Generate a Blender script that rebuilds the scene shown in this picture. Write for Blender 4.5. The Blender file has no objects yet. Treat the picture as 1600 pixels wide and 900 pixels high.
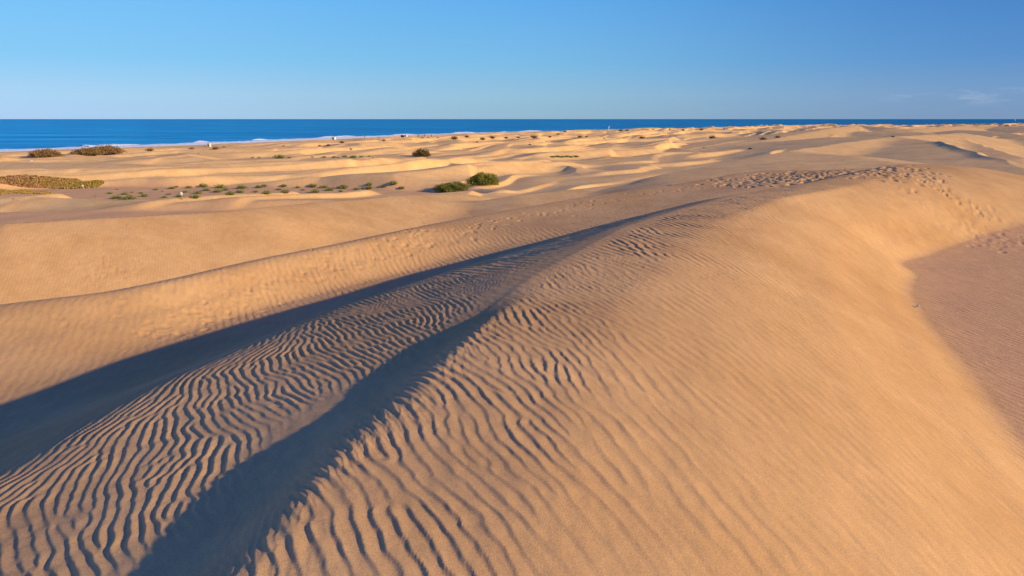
import bpy, math, random, os
import numpy as np
from math import radians as R

Q = float(os.environ.get('TERRAIN_Q', '1'))      # grid density, 1 = full
rng = np.random.default_rng(7)
random.seed(7)
scene = bpy.context.scene
COL = scene.collection

# ------------------------------------------------------------------ camera frame (x right, y forward; heights below are relative to the eye)
F = 1150.0
PITCH = math.atan((450 - 186) / F)
CZ = 14.0                                        # eye height above the sea
cP, sP = math.cos(PITCH), math.sin(PITCH)
SUN_EL = R(17.2)
SUN_H = np.array([0.90, -0.436])                 # horizontal direction towards the sun

def ray(px, py):
    u, v = (px - 800) / F, (450 - py) / F
    return np.array([u, cP + v * sP, -sP + v * cP])

def pt(px, py, z):
    d = ray(px, py)
    t = z / d[2]
    return d[0] * t, d[1] * t

# ------------------------------------------------------------------ noise helpers
_P = rng.permutation(512)
_PP = np.concatenate([_P, _P, _P])
_G = rng.uniform(0, 2 * np.pi, 512)
_GX, _GY = np.cos(_G), np.sin(_G)

def perlin(x, y):
    xi = np.floor(x).astype(np.int64); yi = np.floor(y).astype(np.int64)
    xf = x - xi; yf = y - yi
    u = xf * xf * xf * (xf * (xf * 6 - 15) + 10)
    v = yf * yf * yf * (yf * (yf * 6 - 15) + 10)
    def g(ix, iy, dx, dy):
        h = _PP[_PP[ix & 511] + (iy & 511)]
        return _GX[h] * dx + _GY[h] * dy
    a = g(xi, yi, xf, yf); b = g(xi + 1, yi, xf - 1, yf)
    c = g(xi, yi + 1, xf, yf - 1); d = g(xi + 1, yi + 1, xf - 1, yf - 1)
    return ((a * (1 - u) + b * u) * (1 - v) + (c * (1 - u) + d * u) * v) * 1.4

def fbm(x, y, o=3):
    s = 0; a = 1; t = 0
    for i in range(o):
        s = s + a * perlin(x * 2 ** i + 17.3 * i, y * 2 ** i - 9.1 * i); t += a; a *= .5
    return s / t

def sst(a, b, x):
    t = np.clip((x - a) / (b - a), 0, 1)
    return t * t * (3 - 2 * t)

def pchip_slopes(x, y):
    h = np.diff(x, axis=0); d = np.diff(y, axis=0) / np.maximum(h, 1e-6)
    m = np.zeros_like(y)
    w1 = 2 * h[1:] + h[:-1]; w2 = h[1:] + 2 * h[:-1]
    same = (d[1:] * d[:-1]) > 0
    with np.errstate(divide='ignore', invalid='ignore'):
        hm = (w1 + w2) / (w1 / d[:-1] + w2 / d[1:])
    m[1:-1] = np.where(same, hm, 0)
    m[0] = d[0]; m[-1] = d[-1]
    return m

def pchip1(xs, ys, q):
    xs = np.asarray(xs, float); ys = np.asarray(ys, float)
    m = pchip_slopes(xs, ys)
    q = np.clip(q, xs[0], xs[-1])
    i = np.clip(np.searchsorted(xs, q) - 1, 0, len(xs) - 2)
    h = xs[i + 1] - xs[i]; t = (q - xs[i]) / h
    return ((1 + 2 * t) * (1 - t) ** 2) * ys[i] + t * (1 - t) ** 2 * h * m[i] + t * t * (3 - 2 * t) * ys[i + 1] + t * t * (t - 1) * h * m[i + 1]

# ------------------------------------------------------------------ the near dune: curves along the ridge, lofted across
ES = np.array([0.45, 0.893]); EV = np.array([-0.893, 0.45])
def to_sv(x, y): return x * ES[0] + y * ES[1], x * EV[0] + y * EV[1]

def curve(pix, before=(), after=()):
    """pix: (px,py,z) seen points; before/after: (s,v,z) unseen points."""
    rows = []
    for px, py, z in pix:
        x, y = pt(px, py, z); s, v = to_sv(x, y); rows.append((s, v, z))
    rows = list(before) + rows + list(after)
    rows.sort()
    a = np.array(rows)
    return a

C1 = curve([(400,900,-1.80),(480,790,-1.80),(560,700,-1.81),(640,640,-1.82),(700,570,-1.84),(760,510,-1.87),(850,450,-1.92),(930,400,-1.98),(1020,350,-2.06),(1150,310,-2.14)],
           before=[(-12,1.6,-1.9),(0,1.75,-1.8)], after=[(25,2.5,-2.12),(30,1.3,-2.08),(38,-.9,-2.0),(41,-1.7,-2.05),(49,-3,-4.0),(70,-3,-8)])
S1 = curve([(240,900,-2.005),(380,780,-2.015),(500,640,-2.05),(600,590,-2.04),(680,545,-2.015),(740,505,-2.0),(800,470,-1.99)],
           before=[(-12,2.5,-2.2),(0,2.5,-1.99)])
C2 = curve([(0,745,-2.30),(150,660,-2.33),(280,590,-2.36),(420,530,-2.37),(560,470,-2.38),(700,425,-2.38),(850,380,-2.37)],
           before=[(-12,5.4,-2.5),(0,5.2,-2.30)])
S2 = curve([(0,635,-3.80),(200,565,-3.85),(400,495,-3.92),(640,430,-3.82),(760,395,-3.58),(900,360,-3.10)],
           before=[(-12,10.2,-4.1),(0,10.1,-4.02)])
R3 = curve([(0,478,-3.28),(200,452,-3.28),(430,402,-3.24),(560,376,-3.17),(700,347,-3.07),(900,311,-2.94),(1050,290,-2.8),(1180,268,-2.45)],
           before=[(-12,16,-3.7),(0,15.6,-3.65)], after=[(42,4.5,-2.7),(50,4,-4.5),(70,4,-9)])
TO = curve([(1600,690,-3.9),(1520,580,-3.9),(1455,505,-3.9),(1428,460,-3.9),(1434,432,-3.9),(1413,416,-3.88),(1455,400,-3.85),(1560,362,-3.75)],
           before=[(-12,-4.2,-4.0),(0,-3.4,-3.95)], after=[(34,-6.2,-3.35),(38,-7.2,-3.05),(41.5,-8.2,-3.1),(50,-9,-5.2),(70,-9,-9)])

def cv(c, s): return pchip1(c[:, 0], c[:, 1], s), pchip1(c[:, 0], c[:, 2], s)

def loft(s, v):
    """height of the near dune at ridge coordinates, and ripple amplitude"""
    c1v, c1z = cv(C1, s); tov, toz = cv(TO, s); r3v, r3z = cv(R3, s)
    s1v, s1z = cv(S1, np.minimum(s, S1[-1, 0])); c2v, c2z = cv(C2, np.minimum(s, C2[-1, 0]))
    s2v, s2z = cv(S2, np.minimum(s, S2[-1, 0]))
    # past the ends of the seen lines the two steps shrink and run along the crest
    q = sst(5.2, 8.6, s)
    e1 = s1v - c1v; s1v = c1v + (1 - q) * e1 + q * 0.5
    s1z = c1z - ((1 - q) * (cv(C1, np.minimum(s, S1[-1, 0]))[1] - s1z) + q * 0.04)
    S2S = S2[-1, 0]; C2S = C2[-1, 0]
    k = sst(C2S - 1, 30, s)
    c2v = np.where(s > C2S, c1v + (c2v - cv(C1, np.full_like(s, C2S))[0]) * (1 - k) + k * 1.0, c2v)
    c2z = np.where(s > C2S, c1z - (1 - k) * (cv(C1, np.full_like(s, C2S))[1] - c2z) - k * .18, c2z)
    k2 = sst(S2S - 1, 38, s)
    s2v = np.where(s > S2S, c1v + (s2v - cv(C1, np.full_like(s, S2S))[0]) * (1 - k2) + k2 * 1.8, s2v)
    s2z = np.where(s > S2S, c1z - (1 - k2) * (cv(C1, np.full_like(s, S2S))[1] - s2z) - k2 * .28, s2z)
    r3v = np.maximum(r3v, s2v + 1.0)
    W = c1v - tov
    V = [tov - 22, tov - 10, tov - 1.2, tov, tov + W * .16, tov + W * .42, tov + W * .68, c1v - .9, c1v, c1v + (s1v - c1v) * .7, s1v, (s1v + c2v) / 2, c2v,
         c2v + (s2v - c2v) * .08, c2v + (s2v - c2v) * .40, c2v + (s2v - c2v) * .80, s2v + .3, (s2v + r3v) / 2 + .1, r3v, r3v + 1.5, r3v + 6, r3v + 12]
    up = c1z - toz
    Z = [toz - .5, toz - .12, toz - .02, toz + .03, toz + up * .22, toz + up * .62, toz + up * .90, c1z - .03, c1z, s1z + .02 + (c1z - s1z) * .13, s1z, (s1z + c2z) / 2 + .0, c2z,
         c2z + (s2z - c2z) * .095, c2z + (s2z - c2z) * .52, c2z + (s2z - c2z) * .95, s2z, (s2z + r3z) / 2 - .04, r3z, r3z - .55, r3z - 3.2, r3z - 4.4]
    V = np.array(V); Z = np.array(Z)
    for i in range(1, len(V)): V[i] = np.maximum(V[i], V[i - 1] + .05)
    m = pchip_slopes(V, Z)
    vv = np.clip(v, V[0], V[-1])
    i = np.clip((V[1:-1] <= vv).sum(0), 0, len(V) - 2)
    j = np.arange(V.shape[1])
    x0, x1, y0, y1, m0, m1 = V[i, j], V[i + 1, j], Z[i, j], Z[i + 1, j], m[i, j], m[i + 1, j]
    h = x1 - x0; t = (vv - x0) / h
    z = ((1 + 2 * t) * (1 - t) ** 2) * y0 + t * (1 - t) ** 2 * h * m0 + t * t * (3 - 2 * t) * y1 + t * t * (t - 1) * h * m1
    # ripple strength across the profile
    d1 = v - c1v
    right = 0.25 + .75 * sst(-3.0, -.1, d1)
    right = right * (1 - .5 * sst(-4, -2, d1) * 0)
    mid = sst(0.0, .5, v - s1v)
    amp = np.where(d1 < 0, right, np.maximum(1 - sst(0, (s1v - c1v) * .5, d1), mid))
    amp = amp * (1 - .96 * sst(-.1, .7, v - c2v))
    foot = np.maximum(s2v - .6, c2v + .3)
    amp = np.maximum(amp, sst(foot, foot + .4, v) * (1 - sst(foot + 1.2, foot + 3.2 + 1.2 * sst(12, 20, s), v)) * sst(7, 13, s) * .7)
    amp = amp * (1 - sst(30, 38, s))
    slope_r = sst(tov + W * .75, tov + W * .55, v)
    amp = amp * (1 - .35 * slope_r * 0)
    basin = sst(tov + .4, tov - .3, v)
    amp = np.maximum(amp * (1 - basin), basin * .30)
    return z, amp, basin, r3v, c1v, c2v

# ------------------------------------------------------------------ far dunes
def polyline(pts): return np.array([(*pt(px, py, z), z) for px, py, z in pts])
#      crest points, width on the left of travel, width on the right of travel
RIDGES = [
    (polyline([(-260,362,-5.6),(0,350,-5.4),(180,340,-5.6),(350,330,-5.9),(480,318,-6.3),(600,307,-6.9),(720,303,-7.9)]), 9, 15),
    (polyline([(700,322,-7.9),(800,307,-7.2),(950,290,-6.7),(1095,261,-5.8),(1200,242,-5.1),(1290,227,-4.5),(1390,214,-3.7),(1500,208,-4.4)]), 12, -60),
    (polyline([(700,322,-8.2),(800,307,-7.6),(950,290,-7.1),(1095,261,-6.2),(1200,242,-5.5),(1290,227,-4.7),(1390,214,-3.9),(1500,208,-4.5)]), 12, 45),
    (polyline([(1215,253,-6.1),(1262,245,-5.55),(1300,245,-5.5),(1380,254,-5.9)]), 16, 16),
    (polyline([(1430,224,-4.6),(1465,220.5,-4.0),(1500,231,-4.3),(1540,245,-4.6),(1600,258,-5.0),(1680,272,-5.6)]), 14, 13),
    (polyline([(1700,285,-5.6),(1610,264,-5.1),(1540,245,-4.7),(1470,221.5,-4.2),(1410,215,-4.0),(1300,214,-5.0)]), 60, 11),
    (polyline([(1600,248,-6.6),(1520,222,-5.6),(1500,214,-5.2),(1440,207,-5.0),(1350,206,-6)]), 50, 12),
    (polyline([(1680,222,-6.2),(1600,211,-5.2),(1550,205,-4.9),(1500,203,-5.4)]), 45, 20),
    (polyline([(1260,226,-8),(1305,211,-6.5),(1290,208,-6.6)]), 22, 9),
    (polyline([(1230,238,-8.6),(1170,226,-7.6),(1140,222,-7.8)]), 16, 7),
    (polyline([(1110,243,-9.2),(1065,232,-8.2),(1020,230,-9)]), 14, 7),
    (polyline([(-150,306,-8.6),(0,307,-8.6),(120,310,-8.6),(230,316,-8.8),(330,321,-9.0),(430,319,-9.4)]), 10, 10),
    (polyline([(-250,262,-9.2),(0,254,-9.0),(140,258,-9.0),(300,265,-9.4),(420,270,-9.9)]), 26, 18),
    (polyline([(1200,219,-6.4),(1300,200,-4.6),(1340,196,-4.2),(1400,200,-5.0),(1470,203,-6.2)]), 60, 40),
    (polyline([(1420,203,-5.6),(1500,197,-4.6),(1560,197,-4.6),(1660,200,-5.0),(1850,197,-4.5)]), 60, 45),
    (polyline([(640,268,-9.9),(700,255,-8.6),(735,256,-8.4),(760,266,-9.3)]), 12, 7),
    (polyline([(830,270,-9.8),(888,259,-8.6),(905,268,-9.0),(918,283,-9.9)]), 16, 5),
    (polyline([(930,252,-9.8),(960,245,-8.9),(1000,248,-9.2),(1030,256,-9.9)]), 14, 7),
    (polyline([(560,262,-10.0),(610,250,-9.2),(640,252,-9.4),(670,260,-10.0)]), 14, 8),
]

def ridge_h(x, y, P, wl, wr, base):
    """height over base of a sand ridge along the polyline P, creased on top, wl / wr wide on its two sides"""
    best = np.full(x.shape, 1e9); zc = np.zeros_like(x); sg = np.zeros_like(x); tot = np.zeros_like(x)
    for i in range(len(P) - 1):
        ax, ay, az = P[i]; bx, by, bz = P[i + 1]
        dx, dy = bx - ax, by - ay; l2 = dx * dx + dy * dy
        tc = np.clip(((x - ax) * dx + (y - ay) * dy) / l2, 0, 1)
        d = np.hypot(x - ax - tc * dx, y - ay - tc * dy)
        best = np.minimum(best, d)
        k = (d + .4) ** -8
        sg += k * np.clip((dx * (y - ay) - dy * (x - ax)) / math.sqrt(l2) / np.maximum(d, .3), -1, 1)
        zc += k * (az + (bz - az) * tc); tot += k
    zc /= tot; sg /= tot
    w = abs(wr) + (wl - abs(wr)) * (.5 + .5 * sg)
    w = np.maximum(w, (zc - base) * 1.25)
    t = np.clip(best / w, 0, 1)
    if wr < 0:                                     # a brink: one side falls, the other is a shelf rising gently away from it
        sh = np.maximum(wl, (zc - base) * 1.25)
        t = np.clip(best / sh, 0, 1)
        left = (zc - base) * (1 - t) ** 2 * (1 + 1.2 * t)
        fall = sst(62, 28, best); fx = sst(-6, 16, x) * sst(72, 42, x)
        right = (zc - base + .03 * np.minimum(best, 30)) * fall
        k = sst(-.25, .25, sg)
        right = right + .22 * (1 - np.exp(-best / 5)) * fall
        return (right * (1 - k) + left * k) * fx, np.where(k > .5, np.clip((1 - t) / .15, 0, 1), np.clip(fall * 8, 0, 1)) * np.clip(fx * 8, 0, 1)
    return (zc - base) * (1 - t) ** 2 * (1 + 1.2 * t), np.clip((1 - t) / .15, 0, 1)

def smax(a, b, k):
    h = np.clip(.5 + .5 * (a - b) / k, 0, 1)
    return b * (1 - h) + a * h + k * h * (1 - h)

SHORE = np.array([pt(px, py, -CZ + .1) for px, py in [(-500,262),(-200,247),(0,239),(200,232),(400,223.5),(600,214.5),(800,207.8),(1000,204),(1150,201.8),(1300,200.3),(1600,198.5),(2600,197)]])
SH_N = None
def shore_dist(x, y):
    """metres inland of the shoreline (negative out at sea)"""
    best = np.full(x.shape, 1e9); sg = np.ones_like(x)
    for i in range(len(SHORE) - 1):
        ax, ay = SHORE[i]; bx, by = SHORE[i + 1]; dx, dy = bx - ax, by - ay
        t = np.clip(((x - ax) * dx + (y - ay) * dy) / (dx * dx + dy * dy), 0, 1)
        d = np.hypot(x - ax - t * dx, y - ay - t * dy)
        m = d < best
        best = np.where(m, d, best); sg = np.where(m, -np.sign(dx * (y - ay) - dy * (x - ax)), sg)
    return best * sg

def dune_waves(x, y, L, seed, wdir):
    wx, wy = wdir
    u = x * wx + y * wy; w = -x * wy + y * wx
    ph = u / L + 0.9 * perlin(u / L / 2.2 + seed, w / L / 2.4 - seed) + .35 * perlin(w / L * .9 + seed * 2, u / L * .5)
    t = ph - np.floor(ph)
    c = .85
    up = t / c; dn = (1 - t) / (1 - c)
    prof = np.where(t < c, up * up * (3 - 2 * up) * .5 + up * .5, dn * .55 + .45 * dn * dn * (3 - 2 * dn))
    a = perlin(u / L / 1.7 - seed, w / L / 1.9 + 5 * seed)
    return prof, sst(-.55, .15, a)

def far(x, y):
    sd = shore_dist(x, y)
    base = -10.0 - 1.9 * sst(260, 30, sd) + .25 * fbm(x / 60, y / 60, 2)
    flat = np.ones_like(x)
    wd = (0.86, -0.51)
    # dunes get bigger to the right and away from the beach
    big = sst(-60, 260, x - .12 * y)
    near_fade = sst(20, 60, np.hypot(x, y))
    shr = sst(15, 120, sd)
    leftflat = 1 - .35 * sst(0, -60, x + .25 * (y - 100))
    h = np.zeros_like(x)
    for L, H, seed in ((27, 1.85, 3.7), (12, .75, 9.1), (70, 3.2, 21.3)):
        p, a = dune_waves(x, y, L, seed, wd)
        k = near_fade * shr * (leftflat if L < 60 else (big * .9 + .1))
        h = h + H * p * a * k * (1 if L > 20 else .8)
    z = base + h
    for P, wl, wr in RIDGES:
        x0, y0 = P[:, 0].min() - 100, P[:, 1].min() - 100; x1, y1 = P[:, 0].max() + 100, P[:, 1].max() + 100
        m = (x > x0) & (x < x1) & (y > y0) & (y < y1)
        if not m.any(): continue
        wob = 1.2 * perlin(x[m] / 9, y[m] / 9)
        r, e = ridge_h(x[m] + wob, y[m] + wob * .6, P, wl, wr, -10.3); r = r - 10.3
        z[m] = z[m] * (1 - e) + smax(z[m], r, .5) * e
    q = ((x + 44) / 39) ** 2 + ((y - 102 + (x + 40) * .03) / 13.5) ** 2
    f1 = sst(1.25, .85, q + .25 * perlin(x / 12, y / 12)) 
    z = z * (1 - f1) + (-10.3 + .06 * perlin(x / 3, y / 3)) * f1
    flatmask = np.maximum(sst(.55, .15, z - base) * (.0 + .25 * sst(-.1, .4, perlin(x / 40 + 7, y / 40))), f1)
    f2 = sst(1.3, .7, ((x + 50) / 33) ** 2 + ((y - 69 - (x + 50) * .10) / 6.0) ** 2 + .2 * perlin(x / 9, y / 9))
    z = z * (1 - f2) + (-9.15 + .05 * perlin(x / 4, y / 4)) * f2
    flatmask = np.maximum(flatmask, f2)
    # beach and sea bed
    beach = -CZ - .6 + .055 * np.clip(sd + 10, 0, 200) - np.clip(-sd - 10, 0, 400) * .04
    z = np.minimum(z, beach + .0)
    flatmask = flatmask * sst(60, 110, sd)
    return z, flatmask, sd

# flats where plants grow: keep them level   (px,py centre, half sizes in m)
def terrain(x, y):
    """smooth ground: height, ripple amplitude, dark-flat mask, shore distance"""
    s, v = to_sv(x, y)
    r = np.hypot(x, y)
    z, fm, sd = far(x, y)
    amp = np.zeros_like(x); dark = fm.copy()
    m = (s > -60) & (s < 75) & (v > -60) & (v < 34)
    if m.any():
        sm, vm = s[m], v[m]
        zl = np.empty_like(sm); al = np.empty_like(sm); bl = np.empty_like(sm); r3 = np.empty_like(sm)
        for c in range(0, len(sm), 200000):
            q = slice(c, c + 200000)
            zl[q], al[q], bl[q], r3[q], _, _ = loft(np.clip(sm[q], -12, 69), vm[q])
        w = sst(3.5, 0.6, (vm - r3) / 3.0) * sst(62, 42, sm) * sst(-45, -26, vm) * sst(-60, -30, sm)
        w = np.where(vm < r3, sst(62, 42, sm) * sst(-45, -26, vm) * sst(-60, -30, sm), w)
        z[m] = z[m] * (1 - w) + zl * w
        amp[m] = al * w; dark[m] = dark[m] * (1 - w) + bl * w * sst(46, 34, sm)
    # gentle unevenness
    z = z + (.010 + .014 * sst(12, 30, r)) * fbm(x / 2.6, y / 2.6, 3) + .15 * fbm(x / 14 + 3, y / 14, 2) * sst(12, 40, r)
    return z, amp, dark, sd

def ground(x, y):
    return float(terrain(np.array([float(x)]), np.array([float(y)]))[0][0])

def at(px, py, tmin=3.0):
    """the ground point seen at that place of the photo (world coordinates)"""
    d = ray(px, py)
    t = np.geomspace(tmin, 3000, 1500)
    z = terrain(d[0] * t, d[1] * t)[0]
    below = np.nonzero(d[2] * t < z)[0]
    if len(below) == 0: i = len(t) - 1
    else: i = below[0]
    a, b = t[max(i - 1, 0)], t[i]
    tt = np.linspace(a, b, 60)
    zz = terrain(d[0] * tt, d[1] * tt)[0]
    k = np.nonzero(d[2] * tt < zz)[0]
    t0 = tt[k[0]] if len(k) else b
    return d[0] * t0, d[1] * t0, float(terrain(np.array([d[0] * t0]), np.array([d[1] * t0]))[0][0]) + CZ, t0

# ------------------------------------------------------------------ ripple field (nonlinear oriented filtering of noise, periodic tile)
NG = 2048 if Q > .6 else 1024
CELL = .012 if Q > .6 else .024
TX0, TY0 = -9.0, -.5
def ripple_tile():
    L = NG * CELL
    kx = np.fft.fftfreq(NG, CELL).astype(np.float32)[None, :]; ky = np.fft.fftfreq(NG, CELL).astype(np.float32)[:, None]
    gx = TX0 + np.arange(NG) * CELL; gy = TY0 + np.arange(NG) * CELL
    X, Y = np.meshgrid(gx, gy)
    S, V = to_sv(X, Y)
    # crest direction (deg): steeper at the left step, turning along the shadow step
    c2v = cv(C2, np.clip(S, 0, C2[-1, 0]))[0]; c1v = cv(C1, np.clip(S, -5, 40))[0]
    n = fbm(X / 1.3, Y / 1.3, 2)
    th = 112 + 16 * sst(1.8, -.4, V - c1v) * sst(0, .8, V - c1v) + 10 * sst(5, 9, S) * sst(0, .5, V - c1v) - 22 * sst(c2v - 1.0, c2v + .3, V) * sst(9, 4, S) + 36 * n
    left = sst(.05, .30, V - c1v).astype(np.float32)      # the change falls inside the shadow step
    wide = np.maximum(sst(-.7, -1.6, V - c1v), sst(7.5, 10.5, S)).astype(np.float32)
    dirs = [(98, .155), (116, .155), (134, .155), (98, .092), (116, .092), (134, .092), (78, .074), (95, .074), (112, .074), (129, .074), (146, .074)]
    W = []
    for d, l in dirs: W.append((np.exp(-((th - d) / 12.0) ** 2) * (wide if l > .15 else (1 - wide) * (left if l < .08 else 1 - left))).astype(np.float32))
    tot = sum(W) + 1e-4
    W = [w / tot for w in W]
    K = []
    for d, l in dirs:
        a = R(d - 90)                               # normal direction of the crests
        fx, fy = math.cos(a), math.sin(a)
        p = kx * fx + ky * fy; q = -kx * fy + ky * fx
        K.append(np.exp(-((p - 1 / l) / (.24 / l)) ** 2 - (q / (.27 / l)) ** 2).astype(np.float32))
    u = rng.standard_normal((NG, NG)).astype(np.float32)
    for it in range(4):
        fu = np.fft.fft2(u)
        acc = np.zeros((NG, NG), np.complex64)
        for w, k in zip(W, K): acc += (w * np.fft.ifft2(fu * k)).astype(np.complex64)
        a = np.abs(acc); acc /= (a.mean() + 1e-9); a = np.abs(acc)
        u = acc / np.maximum(a, 1e-6) * np.tanh(a * 2.2)
    ph = np.angle(u); am = np.abs(u)
    t = (ph / (2 * np.pi)) % 1.0
    c = .25                                         # gentle towards the sun side, steeper lee on the left
    tt = np.where(t < c, t / c, (1 - t) / (1 - c))
    prof = .55 * tt + .45 * tt ** 1.8
    prof = .5 - .5 * np.cos(np.pi * tt) if False else prof
    h = (prof - .5) * np.clip(am, 0, 1) * (.74 + .14 * left * (1 - wide) + .30 * wide * sst(6, 10, S))
    # soften the very crest
    f = np.fft.fft2(h) * np.exp(-((kx ** 2 + ky ** 2) * (.0075 ** 2)))
    return np.real(np.fft.ifft2(f)).astype(np.float32)
TILE = ripple_tile()

def ripple(x, y):
    wx = .016 * perlin(x / .21, y / .21 + 40) + .008 * perlin(x / .09 + 11, y / .09); wy = .016 * perlin(x / .23 + 31, y / .23)
    x = x + wx; y = y + wy
    gx = (x - TX0) / CELL; gy = (y - TY0) / CELL
    ix = np.floor(gx).astype(np.int64); iy = np.floor(gy).astype(np.int64)
    fx = (gx - ix).astype(np.float32); fy = (gy - iy).astype(np.float32)
    ix0 = ix % NG; iy0 = iy % NG; ix1 = (ix + 1) % NG; iy1 = (iy + 1) % NG
    return (TILE[iy0, ix0] * (1 - fx) + TILE[iy0, ix1] * fx) * (1 - fy) + (TILE[iy1, ix0] * (1 - fx) + TILE[iy1, ix1] * fx) * fy

# ------------------------------------------------------------------ ground sheet: rings around the viewpoint, fine near, coarse far
def ring_radii():
    r = [0.4]
    while r[-1] < 2200:
        q = r[-1]
        if q < 1.8: d = .05
        elif q < 11: d = max(.010, q * q / (2.0 * 736) * 1.0)
        elif q < 26: d = .036 * max(1, q / 16)
        elif q < 45: d = min(.12, q * q / (2.2 * 736) * .55)
        else: d = min(.0035 * q, 3.0)
        if q >= 26 : d = max(d, .06)
        r.append(q + d / Q)
    return np.array(r)
RR = ring_radii()
half = R(43)
nd = int(1500 * Q)
TH = np.concatenate([np.linspace(-half, half, nd), np.linspace(half, 2 * np.pi - half, int(160 * Q) + 2)[1:-1]])
NR, NT = len(RR), len(TH)
print('grid', NR, NT, NR * NT)
rr, tt = np.meshgrid(RR, TH, indexing='ij')
GX = (rr * np.sin(tt)).ravel(); GY = (rr * np.cos(tt)).ravel()
GZ = np.empty_like(GX); GA = np.empty_like(GX); GD = np.empty_like(GX); GS = np.empty_like(GX)
for c in range(0, len(GX), 400000):
    q = slice(c, c + 400000)
    GZ[q], GA[q], GD[q], GS[q] = terrain(GX[q], GY[q])
rv = rr.ravel()
nm = GA > .01
amt = np.zeros_like(GX)
patch = np.clip(.85 + 1.1 * fbm(GX[nm] / .55 + 9, GY[nm] / .55, 2), .6, 1.15)
amt[nm] = GA[nm] * patch * ripple(GX[nm], GY[nm]) * .0185
GZ += amt
# finer broken ripples along the first brink and in the step below it
mb = (rv < 14) & (GY > 0)
s_, v_ = to_sv(GX[mb], GY[mb]); dd_ = v_ - cv(C1, s_)[0]
GZ[mb] += .0065 * np.exp(-((dd_ - .12) / .28) ** 2) * ripple(GX[mb] * 2.1 + 3, GY[mb] * 2.1)
# footprints: shallow pits with a raised rim
ORIG = GZ.reshape(NR, NT).copy()
def pits(centres, rad, dep):
    G = GZ.reshape(NR, NT); X = GX.reshape(NR, NT); Y = GY.reshape(NR, NT)
    for (cx, cy) in centres:
        rc = math.hypot(cx, cy); tc = math.atan2(cx, cy)
        rd = rad * random.uniform(.7, 1.4); dp = dep * random.uniform(.5, 1.3)
        i0, i1 = np.searchsorted(RR, [rc - 2.2 * rd, rc + 2.2 * rd])
        dt = 2.2 * rd / rc
        j0, j1 = np.searchsorted(TH[:nd], [tc - dt, tc + dt])
        if i1 <= i0 or j1 <= j0: continue
        ang = random.uniform(0, 3.14)
        dx = X[i0:i1, j0:j1] - cx; dy = Y[i0:i1, j0:j1] - cy
        a = dx * math.cos(ang) + dy * math.sin(ang); b = -dx * math.sin(ang) + dy * math.cos(ang)
        q = np.sqrt((a / 1.35) ** 2 + (b / .8) ** 2) / rd
        w = np.exp(-(q / 1.15) ** 4)
        G0 = ORIG[i0:i1, j0:j1] + dp * (-np.exp(-(q * 1.3) ** 2) + .30 * np.exp(-((q - 1.2) / .35) ** 2))
        G[i0:i1, j0:j1] = G[i0:i1, j0:j1] * (1 - w) + G0 * w
def along(pts, n, spread):
    out = []
    P = [at(px, py)[:2] for px, py in pts]
    L = np.concatenate([[0], np.cumsum([math.dist(P[i], P[i + 1]) for i in range(len(P) - 1)])])
    for k in range(n):
        q = random.uniform(0, L[-1]); i = min(np.searchsorted(L, q, side='right') - 1, len(P) - 2)
        f = (q - L[i]) / max(L[i + 1] - L[i], 1e-6)
        out.append((P[i][0] + (P[i + 1][0] - P[i][0]) * f + random.gauss(0, spread), P[i][1] + (P[i + 1][1] - P[i][1]) * f + random.gauss(0, spread)))
    return out
pits(along([(210,530),(300,490),(400,455),(480,420),(620,385),(700,362)], 150, .26), .09, .022)
pits(along([(620,380),(760,350),(900,322),(1000,305),(1100,290)], 90, .35), .10, .03)
pits(along([(20,520),(160,500),(300,455),(420,432)], 40, .35), .11, .012)
pits(along([(1185,285),(1230,278),(1290,275),(1310,272),(1335,272)], 620, 1.3), .15, .085)
pits(along([(1195,275),(1260,266),(1330,262)], 170, .6), .2, .11)
pits(along([(1420,262),(1450,285),(1500,320),(1550,350)], 45, .14), .12, .075)
pits(along([(1430,262),(1480,300),(1540,335),(1575,352)], 40, .3), .11, .055)
pits(along([(640,312),(665,335),(685,352)], 40, .3), .2, .06)
pits(along([(150,420),(180,428),(210,440)], 60, .9), .12, .04)
pits(along([(1500,345),(1590,380)], 120, 1.2), .14, .03)

nv = NR * NT
co = np.stack([GX, GY, GZ + CZ], 1)
i = np.arange(NR - 1)[:, None]; j = np.arange(NT)[None, :]; j2 = (j + 1) % NT
quads = np.stack([i * NT + j, i * NT + j2, (i + 1) * NT + j2, (i + 1) * NT + j], -1).reshape(-1, 4)
quads = quads[:, ::-1]
me = bpy.data.meshes.new('sand_ground')
# centre cap
capv = np.array([[0, 0, GZ[:NT].mean() + CZ]])
co = np.concatenate([co, capv])
jj = np.arange(NT)
tris = np.stack([jj, (jj + 1) % NT, np.full(NT, nv)], -1)[:, ::-1]
me.vertices.add(len(co)); me.vertices.foreach_set('co', co.astype(np.float32).ravel())
nl = quads.size + tris.size
me.loops.add(nl); me.loops.foreach_set('vertex_index', np.concatenate([quads.ravel(), tris.ravel()]).astype(np.int32))
nf = len(quads) + len(tris)
me.polygons.add(nf)
ls = np.concatenate([np.arange(len(quads)) * 4, len(quads) * 4 + np.arange(len(tris)) * 3]).astype(np.int32)
me.polygons.foreach_set('loop_start', ls)
me.polygons.foreach_set('use_smooth', np.ones(nf, bool))
at_d = me.attributes.new('flat', 'FLOAT', 'POINT'); at_d.data.foreach_set('value', np.append(GD, 0).astype(np.float32))
at_s = me.attributes.new('shore', 'FLOAT', 'POINT'); at_s.data.foreach_set('value', np.append(GS, 500).astype(np.float32))
me.update(calc_edges=True)
ground_ob = bpy.data.objects.new('sand_dunes', me); COL.objects.link(ground_ob); ground_ob['kind'] = 'structure'

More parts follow.
